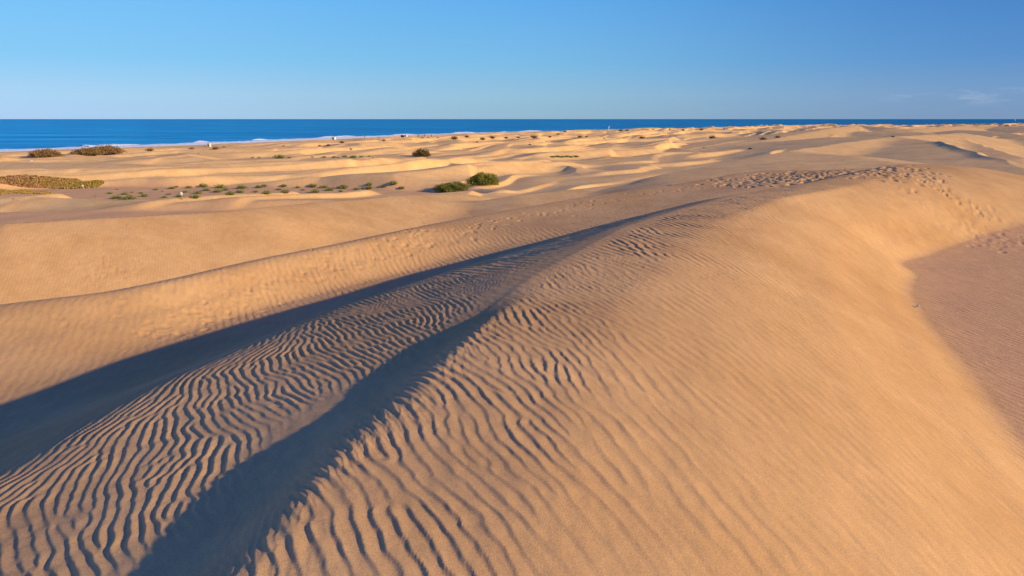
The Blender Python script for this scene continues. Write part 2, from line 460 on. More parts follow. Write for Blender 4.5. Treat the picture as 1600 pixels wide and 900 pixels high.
# ------------------------------------------------------------------ materials
class NT_:
    def __init__(s, m): s.t = m.node_tree; s.n = s.t.nodes; s.l = s.t.links
    def new(s, typ, **k):
        n = s.n.new(typ)
        for a, b in k.items():
            if a == 'ins':
                for p, q in b.items(): n.inputs[p].default_value = q
            else: setattr(n, a, b)
        return n
    def link(s, a, b): s.l.new(a, b)

def mat(name, color, rough=.9, spec=.1):
    m = bpy.data.materials.new(name); m.use_nodes = True
    b = m.node_tree.nodes['Principled BSDF']
    b.inputs['Base Color'].default_value = (*color, 1); b.inputs['Roughness'].default_value = rough
    b.inputs['Specular IOR Level'].default_value = spec
    return m

def sand_mat():
    m = mat('sand', (.5, .3, .17), 1.0, 0.0); w = NT_(m); b = w.n['Principled BSDF']
    geo = w.new('ShaderNodeNewGeometry')
    n1 = w.new('ShaderNodeTexNoise', ins={'Scale': .35, 'Detail': 5.0, 'Roughness': .6}); w.link(geo.outputs['Position'], n1.inputs['Vector'])
    n2 = w.new('ShaderNodeTexNoise', ins={'Scale': 150.0, 'Detail': 4.0, 'Roughness': .85}); w.link(geo.outputs['Position'], n2.inputs['Vector'])
    n3 = w.new('ShaderNodeTexNoise', ins={'Scale': 3.0, 'Detail': 6.0, 'Roughness': .65}); w.link(geo.outputs['Position'], n3.inputs['Vector'])
    r = w.new('ShaderNodeValToRGB')
    r.color_ramp.elements[0].position = .32; r.color_ramp.elements[0].color = (.62, .335, .145, 1)
    r.color_ramp.elements[1].position = .68; r.color_ramp.elements[1].color = (.74, .425, .195, 1)
    w.link(n1.outputs['Fac'], r.inputs['Fac'])
    fl = w.new('ShaderNodeAttribute', attribute_name='flat')
    mx = w.new('ShaderNodeMix', data_type='RGBA'); mx.inputs['B'].default_value = (.80, .43, .205, 1)
    mu = w.new('ShaderNodeMath', operation='MULTIPLY', ins={1: .85}); w.link(fl.outputs['Fac'], mu.inputs[0])
    w.link(mu.outputs[0], mx.inputs['Factor']); w.link(r.outputs['Color'], mx.inputs['A'])
    # grains
    g = w.new('ShaderNodeMapRange', ins={'From Min': .34, 'From Max': .66, 'To Min': .66, 'To Max': 1.34}); w.link(n2.outputs['Fac'], g.inputs['Value'])
    g3 = w.new('ShaderNodeMapRange', ins={'From Min': .25, 'From Max': .75, 'To Min': .93, 'To Max': 1.07}); w.link(n3.outputs['Fac'], g3.inputs['Value'])
    gg = w.new('ShaderNodeMath', operation='MULTIPLY'); w.link(g.outputs[0], gg.inputs[0]); w.link(g3.outputs[0], gg.inputs[1])
    # mineral streaks drawn out along the wind ripples
    mps = w.new('ShaderNodeMapping', ins={'Rotation': (0, 0, R(-22)), 'Scale': (5.0, .8, 1)}); w.link(geo.outputs['Position'], mps.inputs['Vector'])
    ns = w.new('ShaderNodeTexNoise', ins={'Scale': 1.0, 'Detail': 7.0, 'Roughness': .7, 'Distortion': .6}); w.link(mps.outputs[0], ns.inputs['Vector'])
    rs = w.new('ShaderNodeValToRGB'); rs.color_ramp.elements[0].position = .35; rs.color_ramp.elements[0].color = (.78, .78, .84, 1)
    rs.color_ramp.elements[1].position = .62; rs.color_ramp.elements[1].color = (1.06, 1.02, .96, 1); w.link(ns.outputs['Fac'], rs.inputs['Fac'])
    ms = w.new('ShaderNodeMix', data_type='RGBA', blend_type='MULTIPLY', ins={'Factor': .35}); w.link(mx.outputs['Result'], ms.inputs['A']); w.link(rs.outputs['Color'], ms.inputs['B'])
    sc = w.new('ShaderNodeVectorMath', operation='SCALE'); w.link(ms.outputs['Result'], sc.inputs[0]); w.link(gg.outputs[0], sc.inputs['Scale'])
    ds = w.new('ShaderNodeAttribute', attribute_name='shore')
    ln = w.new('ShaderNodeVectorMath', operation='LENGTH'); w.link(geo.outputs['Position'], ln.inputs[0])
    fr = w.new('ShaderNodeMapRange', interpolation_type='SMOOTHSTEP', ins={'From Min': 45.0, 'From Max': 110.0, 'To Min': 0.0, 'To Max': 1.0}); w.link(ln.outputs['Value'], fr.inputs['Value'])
    fm = w.new('ShaderNodeMix', data_type='RGBA', blend_type='MULTIPLY'); fm.inputs['B'].default_value = (1.33, 1.40, 1.34, 1); fi = w.new('ShaderNodeMath', operation='SUBTRACT', ins={0: 1.0}); w.link(mu.outputs[0], fi.inputs[1]); ff = w.new('ShaderNodeMath', operation='MULTIPLY'); w.link(fi.outputs[0], ff.inputs[0]); w.link(fr.outputs[0], ff.inputs[1]); w.link(ff.outputs[0], fm.inputs['Factor']); w.link(sc.outputs[0], fm.inputs['A'])  # distant sand lifted in colour, standing in for light the low sun lacks
    # wet, darker sand at the water line
    sh = w.new('ShaderNodeAttribute', attribute_name='shore')
    wr = w.new('ShaderNodeMapRange', ins={'From Min': 6.0, 'From Max': 16.0, 'To Min': .55, 'To Max': 1.0}); w.link(sh.outputs['Fac'], wr.inputs['Value'])
    s2 = w.new('ShaderNodeVectorMath', operation='SCALE'); w.link(fm.outputs['Result'], s2.inputs[0]); w.link(wr.outputs[0], s2.inputs['Scale'])
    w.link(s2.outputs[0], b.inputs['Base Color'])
    # bump: grains and fine wind ripples that carry into the distance
    wn = w.new('ShaderNodeTexNoise', ins={'Scale': .25, 'Detail': 2.0}); w.link(geo.outputs['Position'], wn.inputs['Vector'])
    mp = w.new('ShaderNodeMapping', ins={'Rotation': (0, 0, R(-20))}); w.link(geo.outputs['Position'], mp.inputs['Vector'])
    wv = w.new('ShaderNodeTexWave', bands_direction='X', ins={'Scale': 2.1, 'Distortion': 5.0, 'Detail': 2.0, 'Detail Scale': 1.5}); w.link(mp.outputs[0], wv.inputs['Vector'])
    b1 = w.new('ShaderNodeBump', ins={'Strength': .5, 'Distance': .005}); w.link(n2.outputs['Fac'], b1.inputs['Height'])
    b2 = w.new('ShaderNodeBump', ins={'Strength': .25, 'Distance': .012}); w.link(wv.outputs['Fac'], b2.inputs['Height']); w.link(b1.outputs[0], b2.inputs['Normal'])
    b3 = w.new('ShaderNodeBump', ins={'Strength': .5, 'Distance': .02}); w.link(n3.outputs['Fac'], b3.inputs['Height']); w.link(b2.outputs[0], b3.inputs['Normal'])
    w.link(b3.outputs[0], b.inputs['Normal'])
    return m
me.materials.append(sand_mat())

def sea_mat():
    m = mat('sea_water', (.01, .12, .34), .5, .12); w = NT_(m); b = w.n['Principled BSDF']
    geo = w.new('ShaderNodeNewGeometry')
    mp = w.new('ShaderNodeMapping', ins={'Rotation': (0, 0, R(-60)), 'Scale': (.35, 1, 1)}); w.link(geo.outputs['Position'], mp.inputs['Vector'])
    n = w.new('ShaderNodeTexNoise', ins={'Scale': .014, 'Detail': 10.0, 'Roughness': .72}); w.link(mp.outputs[0], n.inputs['Vector'])
    r = w.new('ShaderNodeValToRGB')
    r.color_ramp.elements[0].position = .3; r.color_ramp.elements[0].color = (.001, .14, .46, 1)
    r.color_ramp.elements[1].position = .7; r.color_ramp.elements[1].color = (.03, .70, 1.0, 1)
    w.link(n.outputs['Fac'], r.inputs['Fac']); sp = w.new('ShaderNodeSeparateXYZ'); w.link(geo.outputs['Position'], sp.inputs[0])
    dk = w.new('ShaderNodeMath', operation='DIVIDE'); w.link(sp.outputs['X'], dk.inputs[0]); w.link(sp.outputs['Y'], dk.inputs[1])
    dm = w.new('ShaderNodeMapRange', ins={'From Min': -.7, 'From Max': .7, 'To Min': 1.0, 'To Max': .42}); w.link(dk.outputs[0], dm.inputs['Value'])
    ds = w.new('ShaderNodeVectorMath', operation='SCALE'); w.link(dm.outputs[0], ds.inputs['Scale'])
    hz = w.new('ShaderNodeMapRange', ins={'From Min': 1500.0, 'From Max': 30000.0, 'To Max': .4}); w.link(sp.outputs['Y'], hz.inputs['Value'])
    hm = w.new('ShaderNodeMix', data_type='RGBA'); hm.inputs['B'].default_value = (.03, .14, .34, 1); w.link(hz.outputs[0], hm.inputs['Factor']); w.link(r.outputs['Color'], hm.inputs['A'])  # horizon haze painted into the water colour by distance
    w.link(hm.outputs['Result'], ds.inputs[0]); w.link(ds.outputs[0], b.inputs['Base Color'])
    n2 = w.new('ShaderNodeTexNoise', ins={'Scale': .25, 'Detail': 5.0, 'Roughness': .6}); w.link(mp.outputs[0], n2.inputs['Vector'])
    bp = w.new('ShaderNodeBump', ins={'Strength': .6, 'Distance': 1.2}); w.link(n2.outputs['Fac'], bp.inputs['Height']); w.link(bp.outputs[0], b.inputs['Normal'])
    return m

def mesh_ob(name, verts, faces, mats, parent=None, smooth=False, midx=None):
    m_ = bpy.data.meshes.new(name); m_.from_pydata([tuple(map(float, v)) for v in verts], [], [tuple(map(int, f)) for f in faces])
    for x in (mats if isinstance(mats, (list, tuple)) else [mats]): m_.materials.append(x)
    if midx is not None: m_.polygons.foreach_set('material_index', np.array(midx, np.int32))
    if smooth: m_.polygons.foreach_set('use_smooth', np.ones(len(m_.polygons), bool))
    m_.update()
    o = bpy.data.objects.new(name, m_); COL.objects.link(o)
    if parent: o.parent = parent
    return o

def tag(o, label=None, cat=None, group=None, kind=None):
    if label: o['label'] = label
    if cat: o['category'] = cat
    if group: o['group'] = group
    if kind: o['kind'] = kind
    return o
def empty(name, loc, rz=0):
    o = bpy.data.objects.new(name, None); COL.objects.link(o); o.location = loc; o.rotation_euler = (0, 0, rz); return o

# sea: one sheet to the horizon
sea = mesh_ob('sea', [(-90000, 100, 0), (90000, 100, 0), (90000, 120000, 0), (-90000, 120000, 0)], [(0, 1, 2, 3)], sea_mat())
tag(sea, kind='structure')

#@@OBJ_BEGIN
# ------------------------------------------------------------------ plants
def leaf_mat(name, ramp, transl=.0):
    m = mat(name, ramp[0], .8, .15); w = NT_(m); b = w.n['Principled BSDF']
    geo = w.new('ShaderNodeNewGeometry')
    r = w.new('ShaderNodeValToRGB')
    while len(r.color_ramp.elements) < len(ramp): r.color_ramp.elements.new(.5)
    for i_, c_ in enumerate(ramp):
        r.color_ramp.elements[i_].position = i_ / (len(ramp) - 1); r.color_ramp.elements[i_].color = (*c_, 1)
    w.link(geo.outputs['Random Per Island'], r.inputs['Fac']); w.link(r.outputs['Color'], b.inputs['Base Color'])
    return m
M_GREEN = leaf_mat('green_leaves', [(.13, .14, .022), (.24, .24, .035), (.36, .33, .06), (.17, .18, .03), (.30, .20, .06)])
M_TUFT = leaf_mat('grey_green_leaves', [(.12, .14, .03), (.22, .25, .06), (.32, .32, .11), (.18, .19, .06)])
M_BROWN = leaf_mat('dry_brown_twigs', [(.20, .11, .05), (.34, .19, .08), (.44, .28, .12), (.26, .16, .06)])
M_DARK = leaf_mat('dark_brown_twigs', [(.10, .06, .03), (.19, .12, .05), (.16, .12, .045), (.26, .17, .07)])
M_GRASS = leaf_mat('dry_grass', [(.42, .19, .10), (.50, .26, .14), (.26, .12, .07), (.38, .20, .09), (.56, .33, .18)])
M_OLIVE = leaf_mat('olive_grass', [(.36, .24, .05), (.44, .31, .06), (.26, .18, .04), (.48, .33, .11)])
M_CORE = mat('painted_inner_shade', (.06, .045, .022))  # dark dome within the leaves, the shade between them put into its colour
M_STEM = mat('woody_stem', (.14, .09, .05))

def foliage_mesh(name, n, leaf, seed, mats, flat=1.0, upright=0.0, pw=.5, core=True, lump=.22, lean=0.0):
    """leaf-sized faces through a unit dome (radius 1, height 1*flat) above z=0, uneven outline"""
    g = np.random.default_rng(seed)
    az = g.uniform(0, 2 * np.pi, n); cz = g.uniform(0, 1, n) ** .85
    rad = g.uniform(.45, 1, n) ** pw
    lum = 1 + lump * (np.sin(az * 3 + seed) * np.cos(cz * 5 + seed) + .8 * np.sin(az * 7 + cz * 6 + seed * 2)) * .8
    sx = np.sqrt(1 - cz ** 2) * np.cos(az) * rad * lum; sy = np.sqrt(1 - cz ** 2) * np.sin(az) * rad * lum; sz = cz * rad * lum * flat
    sx = sx + lean * (1 - sz)
    c = np.stack([sx, sy, sz], 1)
    d1 = g.standard_normal((n, 3)); d1[:, 2] = np.abs(d1[:, 2]) * (1 + 3 * upright); d1 += c * .8
    d1 /= np.linalg.norm(d1, axis=1)[:, None]
    d2 = np.cross(d1, g.standard_normal((n, 3))); d2 /= np.linalg.norm(d2, axis=1)[:, None]
    ln = leaf * g.uniform(.6, 1.5, n)[:, None]; wd = ln * (.55 - .35 * upright)
    V_ = np.stack([c - d2 * wd * .5, c + d1 * ln * .5 - d2 * wd * .1 , c + d1 * ln, c + d1 * ln * .4 + d2 * wd * .6], 1).reshape(-1, 3)
    V_[:, 2] = np.maximum(V_[:, 2], -.04)
    F_ = [tuple(range(4 * k, 4 * k + 4)) for k in range(n)]
    MI = [0] * n
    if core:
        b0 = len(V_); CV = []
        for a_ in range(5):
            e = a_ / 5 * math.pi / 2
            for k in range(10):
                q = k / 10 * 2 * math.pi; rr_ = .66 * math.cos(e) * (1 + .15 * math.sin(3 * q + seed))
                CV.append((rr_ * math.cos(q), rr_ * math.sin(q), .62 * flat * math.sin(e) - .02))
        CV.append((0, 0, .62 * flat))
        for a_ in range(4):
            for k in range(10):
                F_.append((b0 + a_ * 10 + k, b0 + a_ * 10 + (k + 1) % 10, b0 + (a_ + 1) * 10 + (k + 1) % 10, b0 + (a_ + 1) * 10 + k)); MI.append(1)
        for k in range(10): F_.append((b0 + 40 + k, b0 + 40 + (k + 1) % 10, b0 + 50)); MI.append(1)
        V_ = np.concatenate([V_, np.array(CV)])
    m_ = bpy.data.meshes.new(name); m_.from_pydata(V_.tolist(), [], F_)
    for x in mats: m_.materials.append(x)
    m_.polygons.foreach_set('material_index', np.array(MI, np.int32)); m_.update()
    return m_

def stems_mesh(seed, n=9, h=.6):
    g = random.Random(seed); V_ = []; F_ = []
    for k in range(n):
        a_ = g.uniform(0, 6.28); r_ = g.uniform(.2, .6); t_ = (r_ * math.cos(a_), r_ * math.sin(a_), h * g.uniform(.5, 1))
        b_ = len(V_); w_ = .02
        for (x, y, z, s_) in ((0, 0, -.05, w_), (*t_, w_ * .3)):
            for q in range(3): V_.append((x + s_ * math.cos(q * 2.1), y + s_ * math.sin(q * 2.1), z))
        for q in range(3): F_.append((b_ + q, b_ + (q + 1) % 3, b_ + 3 + (q + 1) % 3, b_ + 3 + q))
    m_ = bpy.data.meshes.new('stem'); m_.from_pydata(V_, [], F_); m_.materials.append(M_STEM); m_.update(); return m_

def plant_at(name, px, py, wpx, hpx, mesh, label, cat, group=None, rz=None, dy=1.0, sink=0.03):
    x, y, z, t = at(px, py)
    w_ = wpx / F * t / 2; h_ = hpx / F * t
    o = bpy.data.objects.new(name, mesh); COL.objects.link(o)
    o.location = (x, y, z - sink * h_); o.scale = (w_, w_ * dy, h_); o.rotation_euler = (0, 0, random.uniform(0, 6.28) if rz is None else rz)
    tag(o, label, cat, group); return o

# the two big green mounds, each with foliage and stems
def mound(px, py, wpx, hpx, mesh, label, rz=0, dy=.9):
    x, y, z, t = at(px, py); w_ = wpx / F * t / 2; h_ = hpx / F * t
    r = empty('green_shrub', (x, y + w_ * dy * .5, z - .1), rz)
    f = bpy.data.objects.new('foliage', mesh); COL.objects.link(f); f.parent = r; f.scale = (w_, w_ * dy, h_)
    s = bpy.data.objects.new('stem', stems_mesh(int(px), 14)); COL.objects.link(s); s.parent = r; s.scale = (w_, w_ * dy, h_)
    tag(r, label, 'shrub'); return r
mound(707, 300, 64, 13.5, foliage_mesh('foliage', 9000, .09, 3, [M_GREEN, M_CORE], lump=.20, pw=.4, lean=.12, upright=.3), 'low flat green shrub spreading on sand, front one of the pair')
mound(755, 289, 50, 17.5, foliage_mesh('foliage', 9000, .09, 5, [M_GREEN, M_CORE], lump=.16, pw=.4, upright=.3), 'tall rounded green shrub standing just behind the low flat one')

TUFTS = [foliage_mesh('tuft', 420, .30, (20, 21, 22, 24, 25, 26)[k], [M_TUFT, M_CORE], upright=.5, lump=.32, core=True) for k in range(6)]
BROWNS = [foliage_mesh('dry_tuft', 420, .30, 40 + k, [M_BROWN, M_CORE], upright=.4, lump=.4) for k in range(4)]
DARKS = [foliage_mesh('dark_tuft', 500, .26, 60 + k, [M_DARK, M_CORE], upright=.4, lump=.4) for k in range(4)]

za = [(135,195,50),(200,158,25,'b'),(200,235,90),(277,200,60),(330,238,105),(347,187,25,'b'),(433,193,45),(467,218,70),(578,158,42),(640,180,20,'b'),(660,232,50),(700,205,40),(733,145,60),(775,133,35),(800,222,70),(857,182,55),(890,138,60),(950,228,80),(980,190,70),(1035,125,85),(1060,163,70),(1170,175,75),(1195,132,90),(1245,160,60),(1295,195,80),(1385,180,70),(1400,138,90),(1530,180,50),(1565,135,60)]
zb = [(20,488,40),(52,480,36),(65,522,50),(145,503,35),(175,480,38),(182,516,50),(262,490,30),(293,506,24),(355,480,48),(370,515,55),(425,488,45),(463,503,50),(530,514,30),(548,487,56),(630,500,36),(706,492,50),(710,470,36),(800,482,34),(862,462,52),(912,493,36)]
flat_t = [(150 + a[0] / 6.154, 270 + a[1] / 6.154, a[2] / 6.154, len(a) > 3) for a in za] + [(400 + a[0] / 4, 170 + a[1] / 4, a[2] / 4, False) for a in zb]
flat_t.sort()
SZ = {True: 'tiny dry brown', False: 'grey green'}
for k, (px, py, w_, br) in enumerate(flat_t):
    size = 'small' if w_ < 9 else ('medium' if w_ < 12 else 'wide')
    kind = SZ[br] if br else size + ' grey green'
    if px < 285: where = 'left of the white marker post'
    elif px < 400: where = 'right of the marker post, left half of the brown flat'
    elif px < 520: where = 'in the middle of the brown flat'
    else: where = 'at the right end of the flat, toward the green shrubs'
    plant_at('desert_tuft', px, py + w_ * .16, w_ * 1.1, w_ * .36, (BROWNS if br else TUFTS)[k % 4], f'{kind} tuft {where}', 'plant', f'{kind} tufts {where}', sink=.1)

zc = [(20,304,20),(145,297,65),(208,303,26),(352,300,18),(425,300,28),(487,300,30),(512,302,20),(555,296,32),(608,297,45),(657,298,28),(707,296,20),(730,304,12)]
for k, (a, b_, w_) in enumerate(zc):
    size = 'wide' if w_ > 40 else ('medium' if w_ > 24 else 'small')
    where = 'left part' if a < 300 else 'right part'
    plant_at('desert_tuft', 400 + a / 4, 170 + b_ / 4 + w_ / 4 * .2, w_ / 4, w_ / 4 * .30, TUFTS[k % 6], f'{size} olive tuft in the farther thin row, {where}', 'plant', f'{size} olive tufts, farther row, {where}')

zd = [(400+398/4,170+230/4,26),(400+452/4,170+226/4,32),(400+592/4,170+251/4,26),(400+537/4,170+207/4,36),(443,228,18),(660,215,20),(669,214.5,16),(684,215,14),(710,215,50),(729.5,213,36),(754,216.5,45),(769,214.5,45),(791,215,30),(745.5,221.7,22),(600,219,26),(708,217.5,16),
      (810,214.2,26),(834,213.5,56),(859,213.5,28),(872,209.2,26),(883,205.6,26),(906,213.4,34),(916,213.4,26),(944,216,14),(1003,214.5,42),(970,203.5,30),(980,203.2,26),(1020,202.2,16),(1046,202,22),(1067,203,26),(1096,202,30),(950,208,12),(1100,230.8,14),(1113,214,50),(1192,216.5,50),(1172,232,30),(828,225.5,20),(1215,213.8,40),(1395,213.3,26),
      (235,233.5,50),(300,231.5,34),(337,231,50),(350,229.5,26),(310,239.5,14),(395,246,20),(21,310.5,14),(149,306.3,12)]
zd.sort()
for k, (px, py, w_) in enumerate(zd):
    w4 = w_ / 4
    size = 'wide' if w_ >= 40 else ('medium' if w_ >= 25 else 'small')
    near = py > 236
    if near: where = 'alone on bare sand left of the flat' if px < 160 else 'alone on the sand behind the tuft row'
    elif px < 420: where = 'on the left beach above the dry patches'
    elif px < 640: where = 'on the sand between the two white beach huts'
    elif px < 800: where = 'scattered near the shore above the green shrubs'
    elif px < 950: where = 'by the shoreline left of the flagpole'
    elif px < 1120: where = 'by the shoreline between flagpole and white hut on legs'
    else: where = 'among the far dunes on the right'
    plant_at('scrub_bush', px, py + w4 * .15, w4 * .85, w4 * .27, (BROWNS if px < 400 else DARKS)[k % 4], f'{size} brown scrub bush {where}', 'bush', f'{size} scrub bushes {where}')

# dark bush on its own little mound
plant_at('dark_bush', 659, 244.5, 27, 11, foliage_mesh('foliage', 3500, .13, 77, [M_DARK, M_CORE], lump=.2, upright=.3), 'dark brown domed bush alone on pale sand', 'bush')
# coastal thickets
plant_at('dry_thicket', 71, 245, 48, 11, foliage_mesh('foliage', 5000, .12, 81, [M_BROWN, M_CORE], lump=.2, upright=.4), 'dry brown thicket at the far left edge of the beach', 'thicket', rz=0, dy=.8)
for (px, py, w_, h_, s_, lb) in ((137, 241, 46, 9, 83, 'left half of the long brown thicket on the beach'), (165, 239.5, 54, 11, 84, 'right half of the long brown thicket on the beach')):
    plant_at('dry_thicket', px, py, w_, h_, foliage_mesh('foliage', 4500, .12, s_, [M_BROWN, M_CORE], lump=.2, upright=.4), lb, 'thicket', rz=0, dy=.8)
# thin green cover between the middle dunes
for k, px in enumerate((864, 871, 878, 885, 892, 900)):
    plant_at('green_ground_cover', px, 245.6 - (k % 2) * .5, 10, 1.8, TUFTS[k % 4], ('low green clump in the thin strip between dunes, ' + ('left half' if k < 3 else 'right half')), 'plant', 'green strip between dunes, ' + ('left half' if k < 3 else 'right half'))

# big dry grass patches: blades nobody could count
def grass_patch(name, poly, n, hgt, mats, pick, seed):
    g = np.random.default_rng(seed)
    P = np.array([at(px, py)[:2] for px, py in poly])
    x0, y0 = P.min(0); x1, y1 = P.max(0)
    pts_ = []
    while sum(len(p) for p in pts_) < n:
        c = np.stack([g.uniform(x0, x1, n), g.uniform(y0, y1, n)], 1)
        ins = np.zeros(n, bool)
        for a_ in range(len(P)):
            (xa, ya), (xb, yb) = P[a_], P[(a_ + 1) % len(P)]
            cond = ((ya > c[:, 1]) != (yb > c[:, 1])) & (c[:, 0] < (xb - xa) * (c[:, 1] - ya) / (yb - ya + 1e-9) + xa)
            ins ^= cond
        keep = ins & (fbm(c[:, 0] / 2.0 + 5, c[:, 1] / 2.0, 2) > g.uniform(-.9, .05, n))
        pts_.append(c[keep])
    c = np.concatenate(pts_)[:n]
    z = terrain(c[:, 0], c[:, 1])[0] + CZ
    base = np.column_stack([c, z - .03])
    az = g.uniform(0, 6.28, n); tl = g.uniform(0, .6, n)
    hh = hgt * g.uniform(.5, 1.25, n) * (1 + .5 * fbm(c[:, 0] / 3, c[:, 1] / 3, 2))
    wv_ = .10 * g.uniform(.5, 1.6, n)
    ax = np.stack([np.cos(az), np.sin(az), np.zeros(n)], 1)
    up = np.stack([tl * np.cos(az * 3 + 1), tl * np.sin(az * 3 + 1), np.ones(n)], 1)
    V_ = np.stack([base - ax * wv_[:, None], base + ax * wv_[:, None], base + up * hh[:, None] + ax * wv_[:, None] * .5, base + up * hh[:, None] - ax * wv_[:, None] * .7], 1).reshape(-1, 3)
    m_ = bpy.data.meshes.new(name); m_.from_pydata(V_.tolist(), [], [tuple(range(4 * k, 4 * k + 4)) for k in range(n)])
    for x in mats: m_.materials.append(x)
    m_.polygons.foreach_set('material_index', pick(c, g).astype(np.int32)); m_.update()
    o = bpy.data.objects.new(name, m_); COL.objects.link(o); return o
def pk(c, g):
    X1 = at(105, 290)[0]
    return (g.uniform(0, 1, len(c)) < .12 + .75 * sst(X1 - 8, X1 + 4, c[:, 0])).astype(int)
g1 = grass_patch('dry_grass', [(-120,279),(0,277),(60,277),(120,280),(164,285.5),(152,293),(120,295),(75,294.5),(30,292),(-120,291)], 70000, .22, [M_GRASS, M_OLIVE], pk, 5)
tag(g1, 'large patch of dry brown grass turning yellow green at its right end', 'grass', kind='stuff')
g2 = grass_patch('low_grass', [(-120,297),(0,296),(40,297),(84,301.5),(70,303.5),(20,302),(-120,302)], 12000, .14, [M_OLIVE, M_GRASS], lambda c, g: (g.uniform(0, 1, len(c)) < .25).astype(int), 6)
tag(g2, 'thin strip of low olive grass in front of the large dry patch', 'grass', kind='stuff')

# ------------------------------------------------------------------ small built things
M_WHITE = mat('white_paint', (.78, .78, .76), .6); M_WOOD = mat('weathered_wood', (.42, .27, .13)); M_DKW = mat('dark_wood', (.09, .05, .035)); M_CREAM = mat('cream_paint', (.78, .72, .52), .6)
M_METAL = mat('grey_metal', (.4, .4, .42), .4); M_ROOF = mat('pale_roof', (.7, .68, .64), .7); M_GLASS = mat('dark_opening', (.03, .03, .04), .3)
def boxes(bs):
    V_ = []; F_ = []
    for (x0, y0, z0, x1, y1, z1) in bs:
        b_ = len(V_)
        V_ += [(x0,y0,z0),(x1,y0,z0),(x1,y1,z0),(x0,y1,z0),(x0,y0,z1),(x1,y0,z1),(x1,y1,z1),(x0,y1,z1)]
        F_ += [tuple(b_ + q for q in f) for f in ((0,3,2,1),(4,5,6,7),(0,1,5,4),(1,2,6,5),(2,3,7,6),(3,0,4,7))]
    return V_, F_
def part(name, bs, m_, par): v_, f_ = boxes(bs); return mesh_ob(name, v_, f_, m_, par)

def marker(px, py, hpx, label, board=.22, post=True):
    x, y, z, t = at(px, py); h_ = hpx / F * t
    r = empty('marker_post', (x, y, z), R(8))
    part('post', [(-.04, -.04, -.3, .04, .04, h_ * .8)], M_WOOD, r)
    part('sign_plate', [(-board, -.07, h_ * .62, board, -.042, h_)], M_WHITE, r)
    tag(r, label, 'sign'); return r
marker(285, 312, 12, 'wooden post with white plate among the green tufts', .11)
marker(130, 295, 6, 'short post with white plate at the front edge of the grass patch', .13)
marker(50.5, 255, 4.5, 'short white plate on a post in front of the left thicket', .2)

def hut(px, py, wpx, hpx, m_, label, legs=0.0, rz=-.3):
    x, y, z, t = at(px, py); w_ = wpx / F * t / 2; h_ = hpx / F * t
    r = empty('beach_hut', (x, y, z), rz)
    l_ = h_ * legs; d_ = w_ * .8
    part('wall', [(-w_, -d_, l_, w_, d_, h_ * .82)], m_, r)
    v_ = [(-w_*1.15,-d_*1.15,h_*.823),(w_*1.15,-d_*1.15,h_*.823),(w_*1.15,d_*1.15,h_*.823),(-w_*1.15,d_*1.15,h_*.823),(-w_*1.1,0,h_),(w_*1.1,0,h_)]
    mesh_ob('roof', v_, [(0,1,5,4),(1,2,5),(2,3,4,5),(3,0,4),(3,2,1,0)], M_ROOF, r)
    part('door', [(w_ * .2, -d_ - .03, l_, w_ * .55, -d_ - .003, l_ + (h_ * .82 - l_) * .75)], M_GLASS, r)
    part('window', [(-w_ * .6, -d_ - .03, l_ + (h_ * .82 - l_) * .4, -w_ * .1, -d_ - .003, l_ + (h_ * .82 - l_) * .75)], M_GLASS, r)
    if legs:
        for sx in (-1, 1):
            for sy in (-1, 1): part('leg', [(sx * w_ * .85 - .09, sy * d_ * .85 - .09, -.3, sx * w_ * .85 + .09, sy * d_ * .85 + .09, l_ - .003)], M_WHITE, r)
    tag(r, label, 'hut'); return r
hut(521.5, 218.3, 5.5, 4.6, M_WHITE, 'white beach hut with pale roof at the waterline, left one')
hut(634, 214.0, 4.0, 3.6, M_WHITE, 'white beach hut beside a dark shed at the waterline')
hut(629, 214.2, 4.6, 3.6, M_DKW, 'dark brown shed touching the white beach hut')
hut(1131.5, 203.2, 5.0, 4.6, M_WHITE, 'white lifeguard hut on legs at the far end of beach', .35)
hut(327, 229.5, 4.4, 6.0, M_CREAM, 'cream coloured beach hut in front of the breaking waves')
def flagpole(px, py, hpx, label):
    x, y, z, t = at(px, py); h_ = hpx / F * t; q = max(.12, .28 / F * t)
    r = empty('flagpole', (x, y, z), 0)
    part('pole', [(-q, -q, -.3, q, q, h_)], M_WHITE, r)
    mesh_ob('flag', [(q, 0, h_*.95), (q + h_*.22, .1, h_*.93), (q + h_*.22, .1, h_*.8), (q, 0, h_*.8)], [(0,1,2,3)], M_WHITE, r)
    tag(r, label, 'flagpole')
flagpole(951, 204.2, 6.5, 'white flagpole rising over the surf, leftmost pole')
flagpole(1083, 203, 4.0, 'short white flagpole left of the hut on legs')
flagpole(1225, 203.5, 7.5, 'taller of two white flagpoles standing close together')
flagpole(1228.3, 203.5, 4.0, 'shorter of two white flagpoles standing close together')

# sailboat far out at the right
d_ = ray(1586, 188.6); t_ = -CZ / d_[2]; sc_ = t_ / F
r = empty('sailboat', (d_[0] * t_, d_[1] * t_, 0), .4)
hl = 1.2 * sc_
hv = [(-hl, 0, .25*sc_), (-hl*.6, -hl*.25, .3*sc_), (hl*.7, -hl*.25, .3*sc_), (hl*.7, hl*.25, .3*sc_), (-hl*.6, hl*.25, .3*sc_), (-hl*.8, 0, -.2*sc_), (hl*.6, 0, -.2*sc_)]
mesh_ob('hull', hv, [(0,1,2,3,4),(0,5,1),(1,5,6,2),(2,6,3),(3,6,5,4),(4,5,0)], M_WHITE, r)
part('mast', [(-.08*sc_, -.08*sc_, .3*sc_, .0, .0, 4.2*sc_)], M_WHITE, r)
mesh_ob('sail', [(.05*sc_, 0, .6*sc_), (1.1*sc_, .3*sc_, .6*sc_), (.05*sc_, 0, 4.0*sc_)], [(0,1,2)], M_WHITE, r)
tag(r, 'tiny white sailboat on the horizon at far right', 'sailboat')

